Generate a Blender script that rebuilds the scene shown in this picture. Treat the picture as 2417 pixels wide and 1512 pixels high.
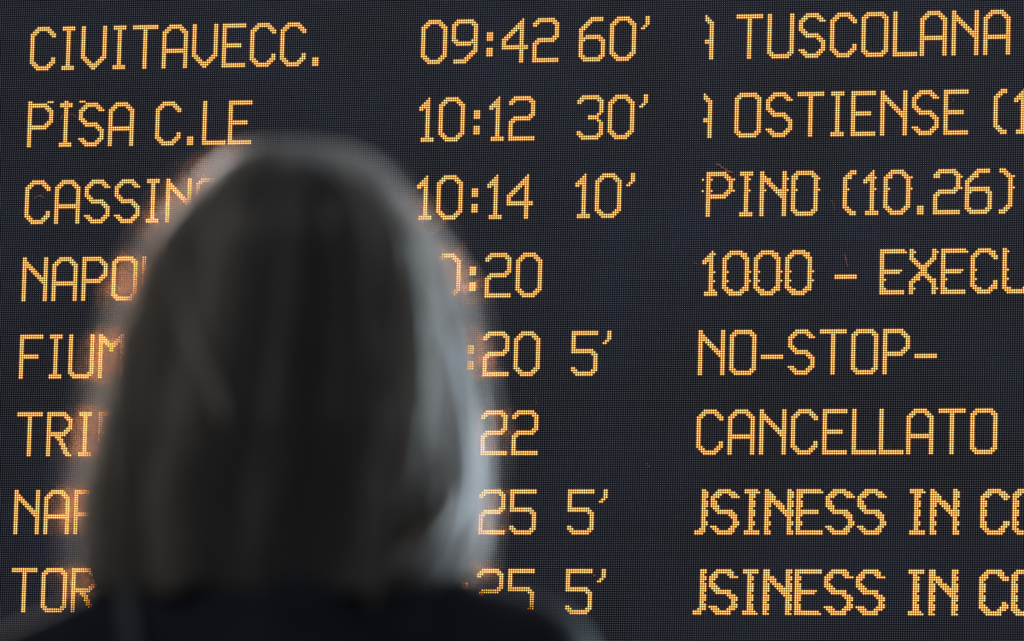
import bpy, bmesh, math, random
import numpy as np
from mathutils import Vector, Matrix
rnd = random.Random(11)
for o in list(bpy.data.objects): bpy.data.objects.remove(o)
SC = bpy.context.scene
COL = SC.collection

# ------------------------------------------------------------------ camera, world, lights, exposure
P = 0.006                      # LED pitch of the board, metres
CAMZ = 0.985
CAM = Vector((920.545 * P, -2852.283 * P, CAMZ))
ROW0 = CAMZ + 530.844 * P      # height of LED row 0
RIGHT = Vector((0.97212563, 0.23310665, 0.02516043))
DOWN = Vector((-0.00694754, 0.13590457, -0.99069757))
FWD = Vector((-0.23435761, 0.9629077, 0.13373583))
FPX = 15861.55
cd = bpy.data.cameras.new('camera'); cam = bpy.data.objects.new('camera', cd); COL.objects.link(cam)
cam.matrix_world = Matrix(((RIGHT.x, -DOWN.x, -FWD.x, CAM.x), (RIGHT.y, -DOWN.y, -FWD.y, CAM.y),
                           (RIGHT.z, -DOWN.z, -FWD.z, CAM.z), (0, 0, 0, 1)))
cd.sensor_fit = 'HORIZONTAL'; cd.sensor_width = 36.0; cd.lens = FPX * 36.0 / 2417.0
cd.clip_start = 0.1; cd.clip_end = 200
cd.dof.use_dof = True; cd.dof.focus_distance = 17.95; cd.dof.aperture_fstop = 9.2
SC.camera = cam
w = bpy.data.worlds.new('world'); SC.world = w; w.use_nodes = True
w.node_tree.nodes['Background'].inputs[0].default_value = (0.86, 0.93, 1.0, 1)
w.node_tree.nodes['Background'].inputs[1].default_value = 0.17

def area(name, loc, target, size, energy, color):
    l = bpy.data.lights.new(name, 'AREA'); l.shape = 'RECTANGLE'; l.size, l.size_y = size
    l.energy = energy; l.color = color
    o = bpy.data.objects.new(name, l); COL.objects.link(o)
    o.location = loc; o.rotation_euler = (Vector(target) - Vector(loc)).to_track_quat('-Z', 'Y').to_euler()
    return o
HEAD = CAM + FWD * 4.5 + Vector((-0.15, 0, 0.0))
area('window_light', HEAD + Vector((4.15, 5.5, 0.3)), HEAD, (1.6, 2.8), 1080, (0.72, 0.88, 1.0))
area('window_light', HEAD + Vector((-3.8, 6.0, 1.8)), HEAD, (2.4, 3.0), 430, (1.0, 0.95, 0.94))
area('ceiling_light', HEAD + Vector((0.2, 3.6, 4.4)), HEAD, (3.0, 2.0), 30, (0.95, 0.97, 1.0))
area('hall_fill', Vector((2.0, -9.0, 8.5)), Vector((1.3, 0, 3.3)), (7.0, 3.0), 300, (0.86, 0.92, 1.0))
area('hall_fill', CAM + Vector((-2.5, -1.0, 4.5)), HEAD, (3.5, 2.0), 95, (1.0, 0.95, 0.88))  # added fill from behind the camera to brighten the back of her hair
SC.view_settings.view_transform = 'Standard'; SC.view_settings.look = 'None'
SC.view_settings.exposure = 0.0; SC.view_settings.gamma = 1.0; SC.view_settings.use_curve_mapping = False

# ------------------------------------------------------------------ helpers
def mat(name, color, rough=0.6, spec=0.3, metal=0.0):
    m = bpy.data.materials.new(name); m.use_nodes = True
    b = m.node_tree.nodes['Principled BSDF']
    b.inputs['Base Color'].default_value = (*color, 1); b.inputs['Roughness'].default_value = rough
    b.inputs['Specular IOR Level'].default_value = spec; b.inputs['Metallic'].default_value = metal
    return m
def noisy(m, scale, c1, c2, stretch=(1, 1, 1), detail=4.0, bump=0.0, lo=0.35, hi=0.65):
    nt = m.node_tree; N = nt.nodes; L = nt.links; b = N['Principled BSDF']
    tc = N.new('ShaderNodeTexCoord'); mp = N.new('ShaderNodeMapping'); mp.inputs['Scale'].default_value = stretch
    nz = N.new('ShaderNodeTexNoise'); nz.inputs['Scale'].default_value = scale; nz.inputs['Detail'].default_value = detail
    cr = N.new('ShaderNodeValToRGB'); cr.color_ramp.elements[0].position = lo; cr.color_ramp.elements[1].position = hi
    cr.color_ramp.elements[0].color = (*c1, 1); cr.color_ramp.elements[1].color = (*c2, 1)
    L.new(tc.outputs['Object'], mp.inputs['Vector']); L.new(mp.outputs['Vector'], nz.inputs['Vector'])
    L.new(nz.outputs['Fac'], cr.inputs['Fac']); L.new(cr.outputs['Color'], b.inputs['Base Color'])
    if bump:
        bp = N.new('ShaderNodeBump'); bp.inputs['Strength'].default_value = bump; bp.inputs['Distance'].default_value = 0.01
        L.new(nz.outputs['Fac'], bp.inputs['Height']); L.new(bp.outputs['Normal'], b.inputs['Normal'])
    return m
def link(o, parent=None):
    COL.objects.link(o)
    if parent is not None: o.parent = parent
    return o
def mobj(name, verts, faces, mats, parent=None, smooth=False, loc=(0, 0, 0), idx=None):
    me = bpy.data.meshes.new(name); me.from_pydata(verts, [], faces); me.update()
    for m in mats: me.materials.append(m)
    if idx is not None: me.polygons.foreach_set('material_index', idx)
    if smooth: me.polygons.foreach_set('use_smooth', [True] * len(me.polygons))
    o = bpy.data.objects.new(name, me); o.location = loc
    return link(o, parent)
def box(V, F, a, b):
    n = len(V); (x0, y0, z0), (x1, y1, z1) = a, b
    V += [(x0, y0, z0), (x1, y0, z0), (x1, y1, z0), (x0, y1, z0), (x0, y0, z1), (x1, y0, z1), (x1, y1, z1), (x0, y1, z1)]
    F += [tuple(n + i for i in f) for f in ((0, 3, 2, 1), (4, 5, 6, 7), (0, 1, 5, 4), (1, 2, 6, 5), (2, 3, 7, 6), (3, 0, 4, 7))]
def tag(o, label=None, cat=None, group=None, kind=None):
    for k, v in (('label', label), ('category', cat), ('group', group), ('kind', kind)):
        if v: o[k] = v
    return o

# ------------------------------------------------------------------ setting
m_floor = noisy(mat('floor_stone', (.2, .19, .18), .25, .5), 3.0, (.20, .19, .18), (.28, .27, .26))
m_wall = noisy(mat('wall_plaster', (.12, .12, .13), .8), 6.0, (.10, .10, .11), (.14, .14, .15), bump=.05)
V, F = [], []; box(V, F, (-8, -20, -0.1), (14, 0.5, 0.0)); tag(mobj('floor', V, F, [m_floor]), kind='structure')
V, F = [], []; box(V, F, (-8, 0.28, 0.0), (14, 0.5, 7.0)); tag(mobj('wall_back', V, F, [m_wall]), kind='structure')

# ------------------------------------------------------------------ departures board
COL0, COL1, R0, R1 = -26, 474, -24, 290
m_panel = noisy(mat('panel_black', (.006, .0065, .01), .6, .12), 2.2, (.0045, .005, .009), (.008, .011, .026))
m_unlit = mat('unlit_diode', (.41, .415, .45), .5, .4)
m_case = mat('case_metal', (.03, .03, .033), .45, .4, .3)
def emis(name, color, s):
    m = bpy.data.materials.new(name); m.use_nodes = True; nt = m.node_tree; N = nt.nodes
    N.remove(N['Principled BSDF']); e = N.new('ShaderNodeEmission'); e.inputs[0].default_value = (*color, 1)
    geo = N.new('ShaderNodeNewGeometry'); nz = N.new('ShaderNodeTexNoise'); nz.inputs['Scale'].default_value = 70
    mr = N.new('ShaderNodeMapRange'); mr.inputs['To Min'].default_value = s * .75; mr.inputs['To Max'].default_value = s * 1.25
    nt.links.new(geo.outputs['Position'], nz.inputs['Vector']); nt.links.new(nz.outputs['Fac'], mr.inputs['Value'])
    nt.links.new(mr.outputs['Result'], e.inputs['Strength']); nt.links.new(e.outputs[0], N['Material Output'].inputs[0])
    m.cycles.emission_sampling = 'NONE'
    return m
m_hot = emis('diode_core_amber', (1.0, .32, .030), 34.0)
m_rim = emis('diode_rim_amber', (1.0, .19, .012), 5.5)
m_glow = emis('diode_bloom_amber', (1.0, .17, .010), 0.34)  # dim outer ring: bloom and light spill round each diode put in as emission

board = bpy.data.objects.new('departure_board', None); link(board); board.location = (224 * P, 0.0, ROW0 - R1 * P)
tag(board, 'large black LED departures board with amber dot-matrix Italian destinations, times and delays', 'departure board')
BX, BZ = board.location.x, board.location.z
def bl(c, r): return (c * P - BX, ROW0 - r * P - BZ)
V, F = [], []
x0, z1 = bl(COL0 - .5, R0 - .5); x1, z0 = bl(COL1 - .5, R1 - .5)
box(V, F, (x0, 0.0, z0), (x1, 0.03, z1)); mobj('face_panel', V, F, [m_panel], board)
V, F = [], []; box(V, F, (x0 - .02, 0.032, z0 - .02), (x1 + .02, 0.20, z1 + .02)); mobj('housing', V, F, [m_case], board)
for nm, a, b in (('frame_rail', (x0 - .05, -.03, z1), (x1 + .05, .2, z1 + .05)), ('frame_rail', (x0 - .05, -.03, z0 - .05), (x1 + .05, .2, z0)),
                 ('frame_rail', (x0 - .05, -.03, z0), (x0, .2, z1)), ('frame_rail', (x1, -.03, z0), (x1 + .05, .2, z1))):
    V, F = [], []; box(V, F, a, b); mobj(nm, V, F, [m_case], board)
for bx in (-1.1, 1.1):
    V, F = [], []; box(V, F, (bx - .04, .2, z0 + .3), (bx + .04, .281, z1 - .3)); mobj('mounting_bracket', V, F, [m_case], board)

O4 = '0-1,10-11'
G = {
 'C': ['3-8', '2-9', '1-3,8-10', '0-2,9-11', O4] + ['0-1'] * 9 + [O4, O4, '0-2,9-11', '1-3,8-10', '2-9', '3-8'],
 '0': ['3-8', '2-9', '1-3,8-10', '0-2,9-11'] + [O4] * 12 + ['0-2,9-11', '1-3,8-10', '2-9', '3-8'],
 'O': ['2-9', '1-10', '0-2,9-11'] + [O4] * 14 + ['0-2,9-11', '1-10', '2-9'],
 'U': [O4] * 17 + ['0-2,9-11', '1-10', '2-9'],
 'I': ['0-5'] * 2 + ['2-3'] * 16 + ['0-5'] * 2,
 'V': [O4] * 14 + ['0-2,9-11', '1-3,8-10', '2-4,7-9', '3-8', '4-7', '5-6'],
 'T': ['0-11'] * 2 + ['5-6'] * 18,
 'A': ['3-8', '2-9', '1-3,8-10', '0-2,9-11'] + [O4] * 7 + ['0-11'] * 2 + [O4] * 7,
 'E': ['0-10'] * 2 + ['0-1'] * 7 + ['0-8'] * 2 + ['0-1'] * 7 + ['0-10'] * 2,
 'F': ['0-10'] * 2 + ['0-1'] * 7 + ['0-8'] * 2 + ['0-1'] * 9,
 'L': ['0-1'] * 18 + ['0-10'] * 2,
 '.': [''] * 16 + ['0-2'] * 4,
 ':': [''] * 6 + ['0-2'] * 4 + [''] * 3 + ['0-2'] * 4 + [''] * 3,
 '-': [''] * 11 + ['0-9'] * 2 + [''] * 7,
 '\'': ['2-3'] * 4 + ['1-2', '0-1'] + [''] * 14,
 '1': ['4', '3-4', '2-4', '1-4', '0-4', '0-1,3-4'] + ['3-4'] * 12 + ['1-6'] * 2,
 '2': ['2-9', '1-10', '0-2,9-11', O4] + ['10-11'] * 4 + ['9-11', '2-10', '1-9', '0-2'] + ['0-1'] * 6 + ['0-11'] * 2,
 '3': ['2-9', '1-10', '0-2,9-11', O4] + ['10-11'] * 4 + ['9-10', '5-9', '5-9', '9-10'] + ['10-11'] * 4 + [O4, '0-2,9-11', '1-10', '2-9'],
 '4': ['9', '8-9', '7-9', '6-9', '5-9', '4-6,8-9', '3-5,8-9', '2-4,8-9', '1-3,8-9', '0-2,8-9', '0-1,8-9', '0-1,8-9'] + ['0-11'] * 2 + ['8-9'] * 6,
 '5': ['0-11'] * 2 + ['0-1'] * 6 + ['0-9', '0-10', '9-11'] + ['10-11'] * 5 + [O4, '0-2,9-11', '1-10', '2-9'],
 '9': ['2-9', '1-10', '0-2,9-11'] + [O4] * 6 + ['0-2,9-11', '1-11', '2-8,10-11', '10-11', '10-11', '9-11', '8-10', '7-9', '6-8', '1-7', '1-6'],
 'P': ['0-8', '0-9', '0-1,8-10', '0-1,9-11'] + [O4] * 4 + ['0-1,9-11', '0-1,8-10', '0-9', '0-8'] + ['0-1'] * 8,
 'R': ['0-8', '0-9', '0-1,8-10', '0-1,9-11'] + [O4] * 3 + ['0-1,9-11', '0-1,8-10', '0-9', '0-8', '0-1,4-6', '0-1,5-7', '0-1,6-7', '0-1,6-8', '0-1,7-8', '0-1,7-9', '0-1,8-9', '0-1,8-10', '0-1,9-11'],
 'S': ['3-8', '2-9', '1-3,8-10', '0-2,9-11'] + ['0-1'] * 3 + ['0-2', '1-3', '2-8', '3-9', '8-10', '9-11'] + ['10-11'] * 3 + ['0-2,9-11', '1-3,8-10', '2-9', '3-8'],
 'N': [O4, O4, '0-2,10-11', '0-3,10-11', '0-4,10-11', '0-1,3-5,10-11', '0-1,4-6,10-11', '0-1,5-7,10-11', '0-1,6-8,10-11', '0-1,7-11', '0-1,8-11', '0-1,9-11'] + [O4] * 8,
 'M': [O4, '0-2,9-11', '0-3,8-11', '0-4,7-11', '0-1,3-8,10-11', '0-1,4-7,10-11', '0-1,5-6,10-11', '0-1,5-6,10-11'] + [O4] * 12,
 'X': [O4] * 4 + ['0-2,9-11', '1-3,8-10', '2-4,7-9', '3-8', '4-7', '5-6', '4-7', '3-8', '2-4,7-9', '1-3,8-10', '0-2,9-11'] + [O4] * 5,
 '(': ['3-5', '2-5', '1-3', '0-2'] + ['0-1'] * 12 + ['0-2', '1-3', '2-5', '3-5'],
}
def dots(ch):
    rot = ch == '6'; mir = ch == ')'
    g = G['9' if rot else '(' if mir else ch]; s = set()
    assert len(g) == 20, ch
    for r, t in enumerate(g):
        for seg in filter(None, t.split(',')):
            a, b = (seg.split('-') + [seg])[:2] if '-' in seg else (seg, seg)
            for c in range(int(a), int(b) + 1):
                s.add((11 - c, 19 - r) if rot else (5 - c, r) if mir else (c, r))
    return s
# (text line, field, glyph + its LED column ..., words)
LINES = [
 (0, 'destination', 'C0 I15 V24 I39 T48 A62 V76 E90 C103 C117 .132', 'CIVITAVECC.'),
 (0, 'time', '0182 9196 :212 4219 2233', '09:42'),
 (0, 'delay', '6254 0268 \'282', '60\''),
 (0, 'remark', 'A303 T325 U339 S353 C367 O381 L395 A407 N421 A435', 'A TUSCOLANA'),
 (1, 'destination', 'P0 I15 S24 A38 C60 .75 L82 E94', 'PISA C.LE'),
 (1, 'time', '1182 0191 :207 1214 2223', '10:12'),
 (1, 'delay', '3254 0268 \'282', '30\''),
 (1, 'remark', 'A303 O325 S339 T353 I368 E377 N390 S404 E418 (440 1449 0458', 'A OSTIENSE (10'),
 (2, 'destination', 'C0 A14 S28 S42 I57 N66 O80', 'CASSINO'),
 (2, 'time', '1182 0191 :207 1214 4223', '10:14'),
 (2, 'delay', '1254 0263 \'277', '10\''),
 (2, 'remark', 'P313 I328 N337 O351 (374 1383 0392 .407 2414 6428 )443', 'PINO (10.26)'),
 (3, 'destination', 'N0 A14 P28 O42 L56 I69', 'NAPOLI'),
 (3, 'time', '1182 0191 :207 2214 0228', '10:20'),
 (3, 'remark', '1312 0321 0335 0349 -371 E391 X404 E418 C431 U445', '1000 - EXECU'),
 (4, 'destination', 'F0 I14 U23 M37 I52 C61 I76 N85 O99', 'FIUMICINO'),
 (4, 'time', '1182 0191 :207 2214 0228', '10:20'),
 (4, 'delay', '5254 \'268', '5\''),
 (4, 'remark', 'N311 O325 -339 S351 T365 O379 P393 -407', 'NO-STOP-'),
 (5, 'destination', 'T0 R14 I29 E38 S51 T65 E79', 'TRIESTE'),
 (5, 'time', '1182 0191 :207 2214 2228', '10:22'),
 (5, 'remark', 'C311 A325 N339 C353 E367 L380 L392 A404 T418 O432', 'CANCELLATO'),
 (6, 'destination', 'N0 A14 P28 O42 L56 I69', 'NAPOLI'),
 (6, 'time', '1182 0191 :207 2214 5228', '10:25'),
 (6, 'delay', '5254 \'268', '5\''),
 (6, 'remark', 'U304 S318 I333 N342 E356 S369 S383 I406 N415 C437 O451', 'USINESS IN CO'),
 (7, 'destination', 'T0 O14 R28 I43 N52 O66', 'TORINO'),
 (7, 'time', '1182 0191 :207 2214 5228', '10:25'),
 (7, 'delay', '5254 \'268', '5\''),
 (7, 'remark', 'U304 S318 I333 N342 E356 S369 S383 I406 N415 C437 O451', 'USINESS IN CO'),
]
SMEAR = {2: {3, 8}, 3: {1, 9, 13, 17}, 6: {1, 2, 3, 5, 6, 7, 9, 10, 11, 14, 15, 18, 19},
         7: {0, 1, 3, 4, 6, 7, 8, 9, 11, 12, 13, 15, 16, 17, 19}}
NSEG = 8
def led_mesh(key, ds):
    V, F, I = [], [], []
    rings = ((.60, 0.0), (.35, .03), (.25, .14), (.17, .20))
    for (c, r) in sorted(ds):
        n = len(V); cx, cz = c * P, -r * P
        for rr, hh in rings:
            for k in range(NSEG):
                a = (k + .5) * 2 * math.pi / NSEG
                V.append((cx + rr * P * math.cos(a), -hh * P, cz + rr * P * math.sin(a)))
        for q in range(3):
            for k in range(NSEG):
                k2 = (k + 1) % NSEG; a = n + q * NSEG
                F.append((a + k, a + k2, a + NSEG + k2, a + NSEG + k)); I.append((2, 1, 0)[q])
        F.append(tuple(n + 3 * NSEG + k for k in range(NSEG))); I.append(0)
    me = bpy.data.meshes.new(key); me.from_pydata(V, [], F); me.update()
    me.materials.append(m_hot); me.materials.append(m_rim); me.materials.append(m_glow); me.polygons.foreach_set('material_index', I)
    return me
CACHE = {}; LIT = set()
NAMES = {'.': 'full_stop', ':': 'colon', '-': 'dash', '\'': 'minute_mark', '(': 'bracket', ')': 'bracket'}
for line, field, spec, words in LINES:
    base = 35 * line
    toks = spec.split(); first = int(toks[0][1:])
    tx, tz = bl(first, base)
    t = bpy.data.objects.new({'destination': 'destination_text', 'time': 'time_text', 'delay': 'delay_text', 'remark': 'remark_text'}[field], None)
    link(t, board); t.location = (tx, 0, tz)
    t['label'] = 'amber %s text reading %s' % (field, {'A TUSCOLANA': 'TUSCOLANA after a cut-off letter', 'A OSTIENSE (10': 'OSTIENSE after a cut-off letter', 'USINESS IN CO': 'JSINESS IN CO with its first letter cut off'}.get(words, words))
    for tk in toks:
        ch, c0 = tk[0], int(tk[1:]); ds = dots(ch)
        if field == 'remark':
            sm = SMEAR.get(line, set())
            ds = ds | {(c + 1, r) for c, r in ds if r in sm}
            ds = {(c, r) for c, r in ds if c + c0 >= 311 and c + c0 < COL1}
            if line == 2 and ch == 'P': ds |= {(-2, 3), (-2, 8)}
        if line == 1 and field == 'destination' and c0 <= 24:      # row repeated above the first letters
            ds |= {(c, -1) for c, r in dots(ch) if r == 3 and c + c0 <= 29}
        if not ds: continue
        key = (ch, tuple(sorted(ds)))
        nm = NAMES.get(ch, 'digit' if ch.isdigit() else 'letter')
        if key not in CACHE: CACHE[key] = led_mesh(nm, ds)
        o = bpy.data.objects.new(nm, CACHE[key]); link(o, t); o.location = ((c0 - first) * P, -0.0002, 0)
        LIT |= {(c + c0, r + base) for c, r in ds}
# unlit diodes: tens of thousands of tiny square lenses, too small to pick apart, one part
cs = np.arange(COL0, COL1); rs = np.arange(R0, R1)
cc, rr = np.meshgrid(cs, rs); keep = np.ones(cc.shape, bool)
for c, r in LIT:
    if COL0 <= c < COL1 and R0 <= r < R1: keep[r - R0, c - COL0] = False
cc, rr = cc[keep].astype(float), rr[keep].astype(float); n = len(cc)
tmpl = np.array([(-.2, 0, -.2), (.2, 0, -.2), (.2, 0, .2), (-.2, 0, .2), (-.15, -.10, -.15), (.15, -.10, -.15), (.15, -.10, .15), (-.15, -.10, .15)]) * P
X0, Z0 = cc * P - BX, ROW0 - rr * P - BZ
vv = np.repeat(tmpl[None], n, 0); vv[:, :, 0] += X0[:, None]; vv[:, :, 2] += Z0[:, None]
quads = np.array([(4, 5, 6, 7), (0, 1, 5, 4), (1, 2, 6, 5), (2, 3, 7, 6), (3, 0, 4, 7)])
ff = (np.arange(n)[:, None, None] * 8 + quads[None]).reshape(-1)
me = bpy.data.meshes.new('unlit_diodes'); me.vertices.add(n * 8); me.vertices.foreach_set('co', vv.reshape(-1))
me.loops.add(len(ff)); me.loops.foreach_set('vertex_index', ff.astype(np.int32))
npoly = len(ff) // 4; me.polygons.add(npoly)
me.polygons.foreach_set('loop_start', (np.arange(npoly) * 4).astype(np.int32)); me.polygons.foreach_set('loop_total', np.full(npoly, 4, np.int32))
me.update(calc_edges=True); me.materials.append(m_unlit)
ul = bpy.data.objects.new('unlit_diodes', me); link(ul, board); ul.location = (0, -0.0002, 0)
tag(ul, 'grid of tiny grey unlit diodes between the amber letters', kind='stuff')

# ------------------------------------------------------------------ lint caught on the board
m_lint = mat('lint_fibre', (.62, .24, .17), .8)
def tube(V, F, pts, rad, seg=5):
    n0 = len(V); m = len(pts)
    for i, p in enumerate(pts):
        p = Vector(p); d = (Vector(pts[min(i + 1, m - 1)]) - Vector(pts[max(i - 1, 0)])).normalized()
        u = d.cross(Vector((0, 1, 0.13)));
        if u.length < 1e-5: u = d.cross(Vector((1, 0, 0)))
        u.normalize(); v = d.cross(u)
        rr_ = rad[i] if isinstance(rad, (list, tuple)) else rad
        for k in range(seg):
            a = 2 * math.pi * k / seg; V.append(tuple(p + (u * math.cos(a) + v * math.sin(a)) * rr_))
    for i in range(m - 1):
        for k in range(seg):
            k2 = (k + 1) % seg; a = n0 + i * seg
            F.append((a + k, a + k2, a + seg + k2, a + seg + k))
    F.append(tuple(n0 + k for k in range(seg))); F.append(tuple(n0 + (m - 1) * seg + k for k in reversed(range(seg))))
def pix_board(px, py):       # point of the board face seen at a photo pixel
    d = FWD * FPX + RIGHT * (px - 1208.5) + DOWN * (py - 756.0)
    return CAM + d * (-CAM.y / d.y)
def lint(pp, label, strands=1, rad=.0006, wob=.0012):
    o_ = pix_board(*pp[0]); V, F = [], []
    for s in range(strands):
        pts = []
        for i in range(len(pp) - 1):
            a, b = pix_board(*pp[i]), pix_board(*pp[i + 1])
            for k in range(4):
                q = a.lerp(b, k / 4) - o_
                pts.append((q.x + rnd.uniform(-wob, wob), -.0042 - s * .0004, q.z + rnd.uniform(-wob, wob)))
        tube(V, F, pts, rad, 5)
    o = mobj('lint_fibre', V, F, [m_lint], loc=(o_.x, o_.y, o_.z))
    tag(o, label, 'lint', 'lint fibres caught on the board')
lint([(1692, 386), (1702, 392), (1712, 399), (1722, 406), (1733, 408)], 'thick reddish lint tuft above the P of the text PINO', 4, .0004, .003)
lint([(84, 467), (93, 463), (98, 463), (106, 470)], 'reddish curved lint inside the C of CASSINO', 2, .0005, .002)
lint([(144, 284), (147, 274), (157, 268)], 'reddish lint crossing the I of PISA', 1, .0005)
lint([(165, 273), (171, 270), (176, 273), (183, 281)], 'reddish arched lint between the I and S of PISA', 1, .0005)
lint([(1994, 600), (1997, 608), (2000, 622), (2002, 632)], 'dark red lint hanging above the dash after 1000', 2, .0006, .0015)
lint([(1638, 618), (1644, 622), (1649, 626)], 'short red lint left of the number 1000', 1, .0005)
lint([(2251, 234), (2249, 240)], 'short pale lint fleck inside the last E of OSTIENSE', 2, .0005, .0015)
lint([(1401, 1356), (1404, 1360), (1407, 1357)], 'small red fleck beside the lowest delay 5', 2, .0005, .0015)
lint([(1962, 472), (1968, 482), (1972, 500)], 'thin pale lint between PINO and its bracket', 1, .0004)
lint([(1265, 938), (1267, 950), (1264, 960)], 'thin dark lint above the time ending in 22', 1, .0004)
lint([(1525, 1092), (1532, 1100), (1537, 1104)], 'thin reddish lint in the blank gap before CANCELLATO', 1, .0004)

# ------------------------------------------------------------------ the woman
D = 4.5; S = D / FPX
ANCH = CAM + FWD * D + RIGHT * ((690 - 1208.5) * S) + DOWN * ((345 - 756.0) * S)
HZ = ANCH.z                                  # top of hair, about 1.70 m
YAW = math.atan2(-FWD.x, FWD.y)
def lx(px, py): return ((px - 690) + .0254 * (py - 345)) * S
def lz(py): return HZ - (py - 345) * S * .99
m_skin = noisy(mat('skin', (.55, .36, .28), .5, .35), 30, (.52, .33, .25), (.60, .40, .31), bump=.02)
m_skin.node_tree.nodes['Principled BSDF'].inputs['Subsurface Weight'].default_value = .1
def capsules(name, segs, voxel, m, parent=None, smooth=6):
    """one continuous skin grown over tapered limbs: (p0, r0, p1, r1, flatten y)"""
    bm = bmesh.new()
    for p0, r0, p1, r1 in segs:
        p0, p1 = Vector(p0), Vector(p1); L_ = (p1 - p0).length
        k = max(2, int(L_ / (min(r0, r1) * .35)) + 1)
        for i in range(k):
            t = i / (k - 1); c = p0.lerp(p1, t); r = r0 + (r1 - r0) * t
            rx, ry, rz = (r, r, r)
            mt = Matrix.Translation(c) @ Matrix.Diagonal((rx, ry, rz, 1))
            bmesh.ops.create_icosphere(bm, subdivisions=2, radius=1.0, matrix=mt)
    return bm
def finish(bm, name, voxel, m, parent=None, smooth=8):
    me = bpy.data.meshes.new(name); bm.to_mesh(me); bm.free(); me.materials.append(m)
    o = bpy.data.objects.new(name, me); link(o, parent)
    rm = o.modifiers.new('skin', 'REMESH'); rm.mode = 'VOXEL'; rm.voxel_size = voxel; rm.use_smooth_shade = True
    sm = o.modifiers.new('smooth', 'SMOOTH'); sm.factor = .6; sm.iterations = smooth
    return o
def ell(bm, c, r, rot=None):
    mt = Matrix.Translation(c) @ (rot.to_matrix().to_4x4() if rot else Matrix()) @ Matrix.Diagonal((*r, 1))
    bmesh.ops.create_icosphere(bm, subdivisions=3, radius=1.0, matrix=mt)
def chain(bm, pts, flat=1.0):
    for (p0, r0), (p1, r1) in zip(pts, pts[1:]):
        p0, p1 = Vector(p0), Vector(p1); L_ = (p1 - p0).length
        k = max(3, int(L_ / (min(r0, r1) * .4)) + 1)
        for i in range(k):
            t = i / (k - 1); r = r0 + (r1 - r0) * t
            bmesh.ops.create_icosphere(bm, subdivisions=2, radius=1.0, matrix=Matrix.Translation(p0.lerp(p1, t)) @ Matrix.Diagonal((r, r * flat, r, 1)))
HC = lz(800)                                   # height of the head's centre
bm = bmesh.new()
ell(bm, (0, -.012, HC + .030), (.076, .094, .085))      # cranium
ell(bm, (0, .022, HC - .035), (.060, .068, .075))       # face
ell(bm, (0, .052, HC - .090), (.036, .036, .028))       # chin
ell(bm, (0, .094, HC - .018), (.011, .014, .024)); ell(bm, (0, .104, HC - .034), (.013, .012, .010))  # nose
ell(bm, (0, .083, HC - .064), (.022, .009, .005)); ell(bm, (0, .082, HC - .073), (.019, .009, .006))  # lips
for s in (-1, 1):
    ell(bm, (s * .034, .060, HC - .028), (.022, .018, .020))      # cheek
    ell(bm, (s * .030, .074, HC + .020), (.022, .010, .007)); ell(bm, (s * .031, .0715, HC + .013), (.015, .009, .006)); ell(bm, (s * .031, .071, HC - .007), (.015, .008, .005))      # brow
    ell(bm, (s * .076, -.004, HC - .012), (.008, .018, .030))     # ear
chain(bm, [((0, -.012, HC - .06), .054), ((0, -.020, HC - .16), .056)])
SH = lz(1440) - .055                            # shoulder joints
chain(bm, [((0, -.02, HC - .17), .06), ((0, -.02, SH - .06), .09), ((0, -.01, SH - .22), .105), ((0, -.005, 1.02), .10), ((0, 0, .90), .12)], .85)
HIP = .86
for s in (-1, 1):
    chain(bm, [((0, -.02, SH + .01), .050), ((s * .158, -.022, SH - .022), .032)])
    chain(bm, [((s * .158, -.022, SH - .022), .032), ((s * .20, -.03, SH - .28), .036), ((s * .215, .03, SH - .52), .024)])
    chain(bm, [((s * .085, 0, HIP), .085), ((s * .095, .01, .48), .052), ((s * .10, -.01, .10), .036)])
    chain(bm, [((s * .10, -.02, .05), .030), ((s * .105, .11, .034), .020)])
    hx, hy, hz = s * .218, .045, SH - .58       # palm
    chain(bm, [((s * .215, .032, SH - .53), .024), ((hx, hy - .012, hz), .022)])
    chain(bm, [((hx, hy + .012, hz + .01), .020), ((hx, hy + .014, hz - .02), .018)])
    for i, (fy, ln) in enumerate(((.034, .066), (.014, .074), (-.006, .068), (-.024, .052))):
        a = (hx, hy + fy, hz - .025); b = (hx - s * .004, hy + fy + .004, hz - .025 - ln * .5); c = (hx - s * .016, hy + fy + .004, hz - .025 - ln)
        chain(bm, [(a, .0095), (b, .0085), (c, .0072)])
    chain(bm, [((hx - s * .004, hy + .030, hz + .016), .011), ((hx - s * .014, hy + .055, hz - .012), .0095), ((hx - s * .020, hy + .058, hz - .038), .008)])
person = finish(bm, 'person', .0055, m_skin, None, 4)
person.location = (ANCH.x, ANCH.y, 0); person.rotation_euler = (0, 0, YAW)
tag(person, 'woman in dark navy coat with grey-streaked bob seen from behind, facing the departures board', 'person')
# eyes
m_eye = mat('eye_white', (.8, .78, .75), .2, .5); m_iris = mat('eye_iris', (.08, .05, .03), .15, .6)
for s in (-1, 1):
    bm = bmesh.new(); ell(bm, (0, 0, 0), (.0115, .0115, .0115)); ell(bm, (0, .0068, 0), (.0053, .0052, .0053))
    me = bpy.data.meshes.new('eye'); bm.to_mesh(me); bm.free(); me.materials.append(m_eye); me.materials.append(m_iris)
    nf = len(me.polygons); me.polygons.foreach_set('material_index', [0] * (nf // 2) + [1] * (nf - nf // 2))
    o = bpy.data.objects.new('eye', me); link(o, person); o.location = (s * .031, .0695, HC + .003)

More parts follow.
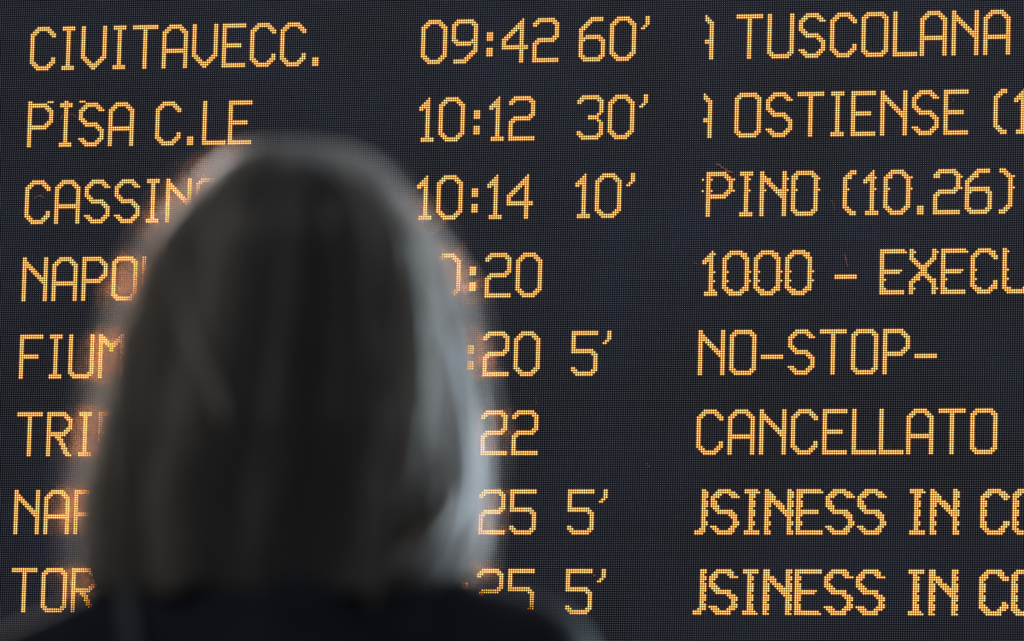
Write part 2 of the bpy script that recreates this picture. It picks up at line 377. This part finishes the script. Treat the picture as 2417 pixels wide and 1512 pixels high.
# hair: silhouette half-way of the blur in the photograph, height -> left / right pixel
PROF = [(345, 655, 735), (352, 616, 790), (360, 578, 835), (385, 532, 882), (422, 494, 922), (470, 453, 960), (515, 419, 988), (560, 387, 1022), (610, 358, 1056),
        (700, 322, 1082), (790, 298, 1100), (900, 275, 1111), (1000, 252, 1119), (1100, 230, 1122), (1180, 212, 1122), (1260, 206, 1119),
        (1340, 214, 1106), (1385, 218, 1086), (1430, 228, 1060), (1460, 260, 1035)]
INSET = 2
def prof(py):
    for (a, l0, r0), (b, l1, r1) in zip(PROF, PROF[1:]):
        if a <= py <= b:
            t = (py - a) / (b - a); return l0 + (l1 - l0) * t, r0 + (r1 - r0) * t
    return PROF[-1][1:]
def hair_pt(py, th, off=0.0, ridge=1.0):
    """point on the hair surface at photo height py and azimuth th (0 = her right-hand side of the picture, -90 deg = towards the camera)"""
    l, r = prof(py); ins = INSET * min(1.0, max(0.0, (py - 345) / 60.0))
    xl, xr = lx(l + ins, py), lx(r - ins, py); cx, hw = (xl + xr) / 2, (xr - xl) / 2
    t = min(1.0, max(0.0, (py - 345) / 300.0))
    dback = .115 * math.sqrt(max(0.0, 1 - (1 - t) ** 2)) - max(0, (py - 1050)) * .00006
    dfront = .105 * math.sqrt(max(0.0, 1 - (1 - t) ** 2))
    c, s = math.cos(th), math.sin(th)
    e = .86
    x = cx + hw * math.copysign(abs(c) ** e, c); y = (dfront if s > 0 else dback) * math.copysign(abs(s) ** e, s) - .012
    u = max(0.0, min(1.0, (py - 420) / 500.0))
    rdg = (.0045 * math.sin(th * 7 + 1.3 + py * .0012) + .0035 * math.sin(th * 13 + .4 - py * .0022) + .002 * math.sin(th * 29 + py * .003) + .0012 * math.sin(th * 61 + py * .004)) * u * ridge
    m = 1 + (off + rdg) / max(.03, math.hypot(x - cx, y + .012))
    return Vector((cx + (x - cx) * m, -.012 + (y + .012) * m, lz(py) + (off * (1 - t) * .3)))
m_hair = noisy(mat('hair_dark_streaked', (.03, .028, .025), .45, .35), 1.0, (.55, .55, .55), (1.45, 1.45, 1.45), (75, 75, 5.0), 4.0, .25, .33, .67)
nt = m_hair.node_tree; N = nt.nodes; b_ = N['Principled BSDF']; ramp = b_.inputs['Base Color'].links[0].from_socket
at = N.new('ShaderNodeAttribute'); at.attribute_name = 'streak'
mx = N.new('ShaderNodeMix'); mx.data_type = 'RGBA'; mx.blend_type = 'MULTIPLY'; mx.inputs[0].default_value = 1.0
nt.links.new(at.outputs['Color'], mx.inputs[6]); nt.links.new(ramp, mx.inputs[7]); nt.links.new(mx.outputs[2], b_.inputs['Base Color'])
# streaks: hair tone and the lit right edge, both put into the colour by azimuth, u = -1 left edge .. 1 right edge
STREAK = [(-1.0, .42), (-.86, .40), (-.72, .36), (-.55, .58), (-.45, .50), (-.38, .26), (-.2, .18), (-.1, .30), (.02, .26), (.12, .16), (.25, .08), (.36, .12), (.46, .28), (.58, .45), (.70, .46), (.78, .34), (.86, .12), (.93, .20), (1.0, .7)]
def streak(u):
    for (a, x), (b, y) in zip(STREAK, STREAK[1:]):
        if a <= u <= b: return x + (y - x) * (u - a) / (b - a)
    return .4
NT, NY = 288, 96
pys = [345 + 1.5 + (1452 - 346.5) * ((i / (NY - 1)) ** 1.35) for i in range(NY)]
V, F = [], []
for py in pys:
    for k in range(NT):
        th = 2 * math.pi * k / NT
        p = hair_pt(py + (18 * math.sin(th * 9) + 10 * math.sin(th * 23 + 1)) * max(0, (py - 1200) / 252.0) * -1.0, th); V.append(tuple(p))
face_half = math.radians(52)
for i in range(NY - 1):
    zmid = (lz(pys[i]) + lz(pys[i + 1])) / 2
    for k in range(NT):
        th = 2 * math.pi * (k + .5) / NT; d = abs((th - math.pi / 2 + math.pi) % (2 * math.pi) - math.pi)
        if zmid < HC + .065 and d < face_half * min(1.0, .45 + (HC + .065 - zmid) / .05): continue
        k2 = (k + 1) % NT; a = i * NT
        F.append((a + k, a + NT + k, a + NT + k2, a + k2))
top = len(V); V.append((lx(700, 345), -.012, HZ))
for k in range(NT): F.append((top, k, (k + 1) % NT))
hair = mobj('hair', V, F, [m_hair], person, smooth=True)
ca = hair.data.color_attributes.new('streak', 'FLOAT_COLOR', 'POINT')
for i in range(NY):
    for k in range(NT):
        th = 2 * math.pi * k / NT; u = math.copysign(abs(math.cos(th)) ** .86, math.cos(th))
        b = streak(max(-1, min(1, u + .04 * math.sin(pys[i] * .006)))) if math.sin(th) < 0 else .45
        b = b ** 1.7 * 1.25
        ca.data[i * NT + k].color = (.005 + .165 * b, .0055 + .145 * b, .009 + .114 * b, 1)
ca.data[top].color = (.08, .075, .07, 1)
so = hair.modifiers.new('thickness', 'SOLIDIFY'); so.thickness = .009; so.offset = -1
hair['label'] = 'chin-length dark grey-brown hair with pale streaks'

# added locks, pale colour standing in for side light on the hair's right edge, darker grey ones elsewhere
def th_at(px, py):
    best = min(range(0, 361), key=lambda q: abs(hair_pt(py, -math.pi * q / 360.0, 0, 0).x - lx(px, py)))
    return -math.pi * best / 360.0
m_pale = noisy(mat('hair_rimlit_lock', (.4, .42, .43), .45, .4), 1.0, (.55, .58, .60), (.78, .80, .82), (90, 90, 6), 3.0, .2)
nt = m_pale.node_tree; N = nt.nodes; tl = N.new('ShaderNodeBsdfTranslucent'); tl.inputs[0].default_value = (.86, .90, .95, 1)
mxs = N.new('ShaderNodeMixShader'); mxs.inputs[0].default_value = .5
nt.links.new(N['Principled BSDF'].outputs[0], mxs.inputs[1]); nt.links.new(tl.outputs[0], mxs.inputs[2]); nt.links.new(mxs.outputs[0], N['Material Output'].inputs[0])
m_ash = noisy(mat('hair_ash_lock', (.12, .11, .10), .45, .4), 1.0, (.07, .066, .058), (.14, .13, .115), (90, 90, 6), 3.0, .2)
def lock(pp, wd, m, lift=.004, label=None):
    pts = []; rd = []
    for i in range(len(pp) - 1):
        for k in range(5):
            t = k / 5; px = pp[i][0] + (pp[i + 1][0] - pp[i][0]) * t; py = pp[i][1] + (pp[i + 1][1] - pp[i][1]) * t
            pts.append(hair_pt(py, th_at(px, py), lift, .5))
    pts.append(hair_pt(pp[-1][1], th_at(*pp[-1]), lift, .5))
    for _ in range(4): pts = [pts[0]] + [(pts[i - 1] + pts[i] * 2 + pts[i + 1]) / 4 for i in range(1, len(pts) - 1)] + [pts[-1]]
    V, F = [], []; n = len(pts); NR = 10
    for i, p in enumerate(pts):
        t = i / (n - 1); d = (pts[min(i + 1, n - 1)] - pts[max(i - 1, 0)]).normalized()
        out = Vector((p.x, p.y + .012, 0)).normalized(); sd = d.cross(out).normalized(); out = sd.cross(d)
        wv = wd / 2 * math.sin(math.pi * min(1, max(.02, t * .97 + .02))) ** .9
        for k in range(NR):
            a = 2 * math.pi * k / NR; V.append(tuple(p + sd * math.cos(a) * wv + out * math.sin(a) * min(.0032, wv * .5)))
    for i in range(n - 1):
        for k in range(NR): a = i * NR; F.append((a + k, a + (k + 1) % NR, a + NR + (k + 1) % NR, a + NR + k))
    F += [tuple(range(NR)), tuple(reversed(range(len(V) - NR, len(V))))]
    o = mobj('hair_lock', V, F, [m], hair, smooth=True)
    if label: o['label'] = label
lock([(1030, 700), (1050, 800), (1074, 900), (1094, 1010), (1102, 1130), (1092, 1250), (1068, 1350), (1045, 1390)], .020, m_pale, .004, 'lock of hair with bluish side light put into its pale colour')
lock([(1108, 930), (1116, 1050), (1118, 1130), (1114, 1240), (1100, 1330), (1070, 1390)], .020, m_pale, .004, 'lock of hair with bluish side light put into its pale colour')
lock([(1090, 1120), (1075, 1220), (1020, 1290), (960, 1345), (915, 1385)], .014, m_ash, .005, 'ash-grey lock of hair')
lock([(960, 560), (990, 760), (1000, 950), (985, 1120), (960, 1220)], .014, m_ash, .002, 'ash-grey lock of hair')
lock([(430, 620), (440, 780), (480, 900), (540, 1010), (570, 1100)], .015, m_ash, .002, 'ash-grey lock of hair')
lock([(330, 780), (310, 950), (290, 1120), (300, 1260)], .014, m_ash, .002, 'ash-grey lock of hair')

# flyaway strands around the outline
m_fly = bpy.data.materials.new('flyaway_strand'); m_fly.use_nodes = True
nt = m_fly.node_tree; N = nt.nodes; N.remove(N['Principled BSDF'])
gl = N.new('ShaderNodeBsdfRefraction'); gl.inputs['IOR'].default_value = 1.0010; gl.inputs['Roughness'].default_value = 0.0; gl.inputs['Color'].default_value = (.95, .92, .88, 1)
df = N.new('ShaderNodeBsdfDiffuse'); df.inputs[0].default_value = (.42, .39, .37, 1)
tr = N.new('ShaderNodeBsdfTranslucent'); tr.inputs[0].default_value = (.86, .82, .82, 1)
m1 = N.new('ShaderNodeMixShader'); m1.inputs[0].default_value = .65; m2 = N.new('ShaderNodeMixShader'); m2.inputs[0].default_value = .76
nt.links.new(df.outputs[0], m1.inputs[1]); nt.links.new(tr.outputs[0], m1.inputs[2])
nt.links.new(m1.outputs[0], m2.inputs[1]); nt.links.new(gl.outputs[0], m2.inputs[2]); nt.links.new(m2.outputs[0], N['Material Output'].inputs[0])
V, F = [], []
NS = 1800
for s in range(NS):
    # azimuths all round except the face
    th = rnd.uniform(math.radians(142), math.radians(398))
    if abs(math.cos(th)) < .72 and rnd.random() < .8: continue
    py0 = 346 + 1000 * rnd.random() ** 1.25; ln = rnd.uniform(250, 620); py1 = min(1440, py0 + ln)
    if py1 - py0 < 120 or (py0 < 430 and rnd.random() < .55): continue
    off = min(.017, .0006 + rnd.expovariate(1 / .0036)); dth = rnd.gauss(0, .10); ph = rnd.random() * 6.28; am = rnd.uniform(.0005, .0022)
    tip = rnd.uniform(-.002, .006)
    pts, rads = [], []
    K = 14
    for i in range(K):
        t = i / (K - 1); py = py0 + (py1 - py0) * t
        e = math.sin(min(1.0, t * 3) * math.pi / 2)
        o_ = off * (.15 + .85 * e) + am * math.sin(ph + t * 7) + tip * max(0, t - .7)
        pts.append(hair_pt(py, th + dth * t, o_, .6)); rads.append(.00030 * (1 - .5 * t))
    tube(V, F, pts, rads, 4)
fly = mobj('flyaway_strands', V, F, [m_fly], hair, smooth=True)
tag(fly, 'pale backlit flyaway strands around the hair outline', kind='stuff')

# coat
m_coat = noisy(mat('coat_navy', (.012, .016, .032), .8, .2), 60, (.003, .0045, .011), (.006, .009, .019), bump=.15)
bm = bmesh.new()
chain(bm, [((0, -.03, SH + .02), .105), ((0, -.03, SH - .10), .145), ((0, -.02, SH - .30), .150), ((0, -.01, .98), .155), ((0, 0, .80), .175)], .80)
for s in (-1, 1):
    up = .009 if s > 0 else -.020
    chain(bm, [((0, -.035, SH + .035), .070), ((s * .09, -.03, SH + .018 + up * .5), .062), ((s * .163, -.025, SH + up), .056)])
    chain(bm, [((s * .163, -.025, SH + up), .056), ((s * .208, -.03, SH - .28), .048), ((s * .218, .025, SH - .50), .038)])
    chain(bm, [((s * .07, 0, .98), .12), ((s * .085, 0, .72), .115)])
coat = finish(bm, 'coat', .008, m_coat, person, 8)
coat['label'] = 'dark navy coat'
# standing collar round the neck
V, F = [], []; NCL = 64
for j, (zz, rx, ry) in enumerate(((SH + .01, .105, .085), (SH + .055, .088, .074), (SH + .085, .080, .070), (SH + .088, .074, .064), (SH + .05, .076, .066), (SH + .0, .085, .07))):
    for k in range(NCL):
        a = math.pi / 2 + .28 + (2 * math.pi - .56) * k / (NCL - 1)
        V.append((rx * math.cos(a), -.025 + ry * math.sin(a), zz - .02 * max(0, math.sin(a))))
for j in range(5):
    for k in range(NCL - 1): a = j * NCL; F.append((a + k, a + k + 1, a + NCL + k + 1, a + NCL + k))
mobj('collar', V, F, [m_coat], coat, smooth=True)
# trousers and shoes
m_tr = noisy(mat('trouser_cloth', (.02, .02, .022), .85, .2), 80, (.016, .016, .018), (.026, .026, .03))
bm = bmesh.new()
for s in (-1, 1):
    chain(bm, [((s * .06, 0, .90), .115), ((s * .088, 0, .80), .10), ((s * .096, .008, .48), .068), ((s * .10, -.008, .12), .055)])
finish(bm, 'trousers', .009, m_tr, person, 6)
m_shoe = mat('shoe_leather', (.015, .013, .012), .35, .5)
for s in (-1, 1):
    bm = bmesh.new(); chain(bm, [((s * .10, -.035, .048), .046), ((s * .102, .05, .044), .043), ((s * .106, .14, .034), .033)], 1.0)
    bmesh.ops.bisect_plane(bm, geom=bm.verts[:] + bm.edges[:] + bm.faces[:], plane_co=(0, 0, .001), plane_no=(0, 0, -1), clear_outer=True)
    bmesh.ops.holes_fill(bm, edges=[e for e in bm.edges if e.is_boundary])
    finish(bm, 'shoe', .006, m_shoe, person, 3)

# pale strap lying over the coat's shoulder
m_strap = mat('strap_grey_webbing', (.045, .05, .065), .8, .2)
path = [(-.100, .012, SH + .060), (-.100, -.030, SH + .071), (-.098, -.065, SH + .057), (-.092, -.093, SH + .030), (-.085, -.109, SH - .010), (-.074, -.124, SH - .05), (-.05, -.144, SH - .11), (-.02, -.150, SH - .17)]
def ribbon(pts, wdt, thk):
    q = []
    P_ = [Vector(p) for p in pts]
    for i in range(len(P_) - 1):
        a, b, c, d = P_[max(0, i - 1)], P_[i], P_[i + 1], P_[min(len(P_) - 1, i + 2)]
        for k in range(6):
            t = k / 6; q.append(.5 * ((2 * b) + (-a + c) * t + (2 * a - 5 * b + 4 * c - d) * t * t + (-a + 3 * b - 3 * c + d) * t ** 3))
    q.append(P_[-1]); V, F = [], []
    for i, p in enumerate(q):
        d = (q[min(i + 1, len(q) - 1)] - q[max(i - 1, 0)]).normalized(); out = Vector((p.x, p.y + .02, max(0, p.z - SH) * 3)).normalized()
        sd = d.cross(out).normalized(); out = sd.cross(d)
        for a, b in ((-1, 0), (1, 0), (1, 1), (-1, 1)): V.append(tuple(p + sd * a * wdt / 2 + out * b * thk))
    for i in range(len(q) - 1):
        for k in range(4): a = i * 4; F.append((a + k, a + (k + 1) % 4, a + 4 + (k + 1) % 4, a + 4 + k))
    F += [(0, 1, 2, 3), tuple(len(V) - 4 + k for k in (3, 2, 1, 0))]
    return V, F
V, F = ribbon(path, .011, .003); st = mobj('shoulder_strap', V, F, [m_strap], coat); st['label'] = 'pale grey strap over the left shoulder'
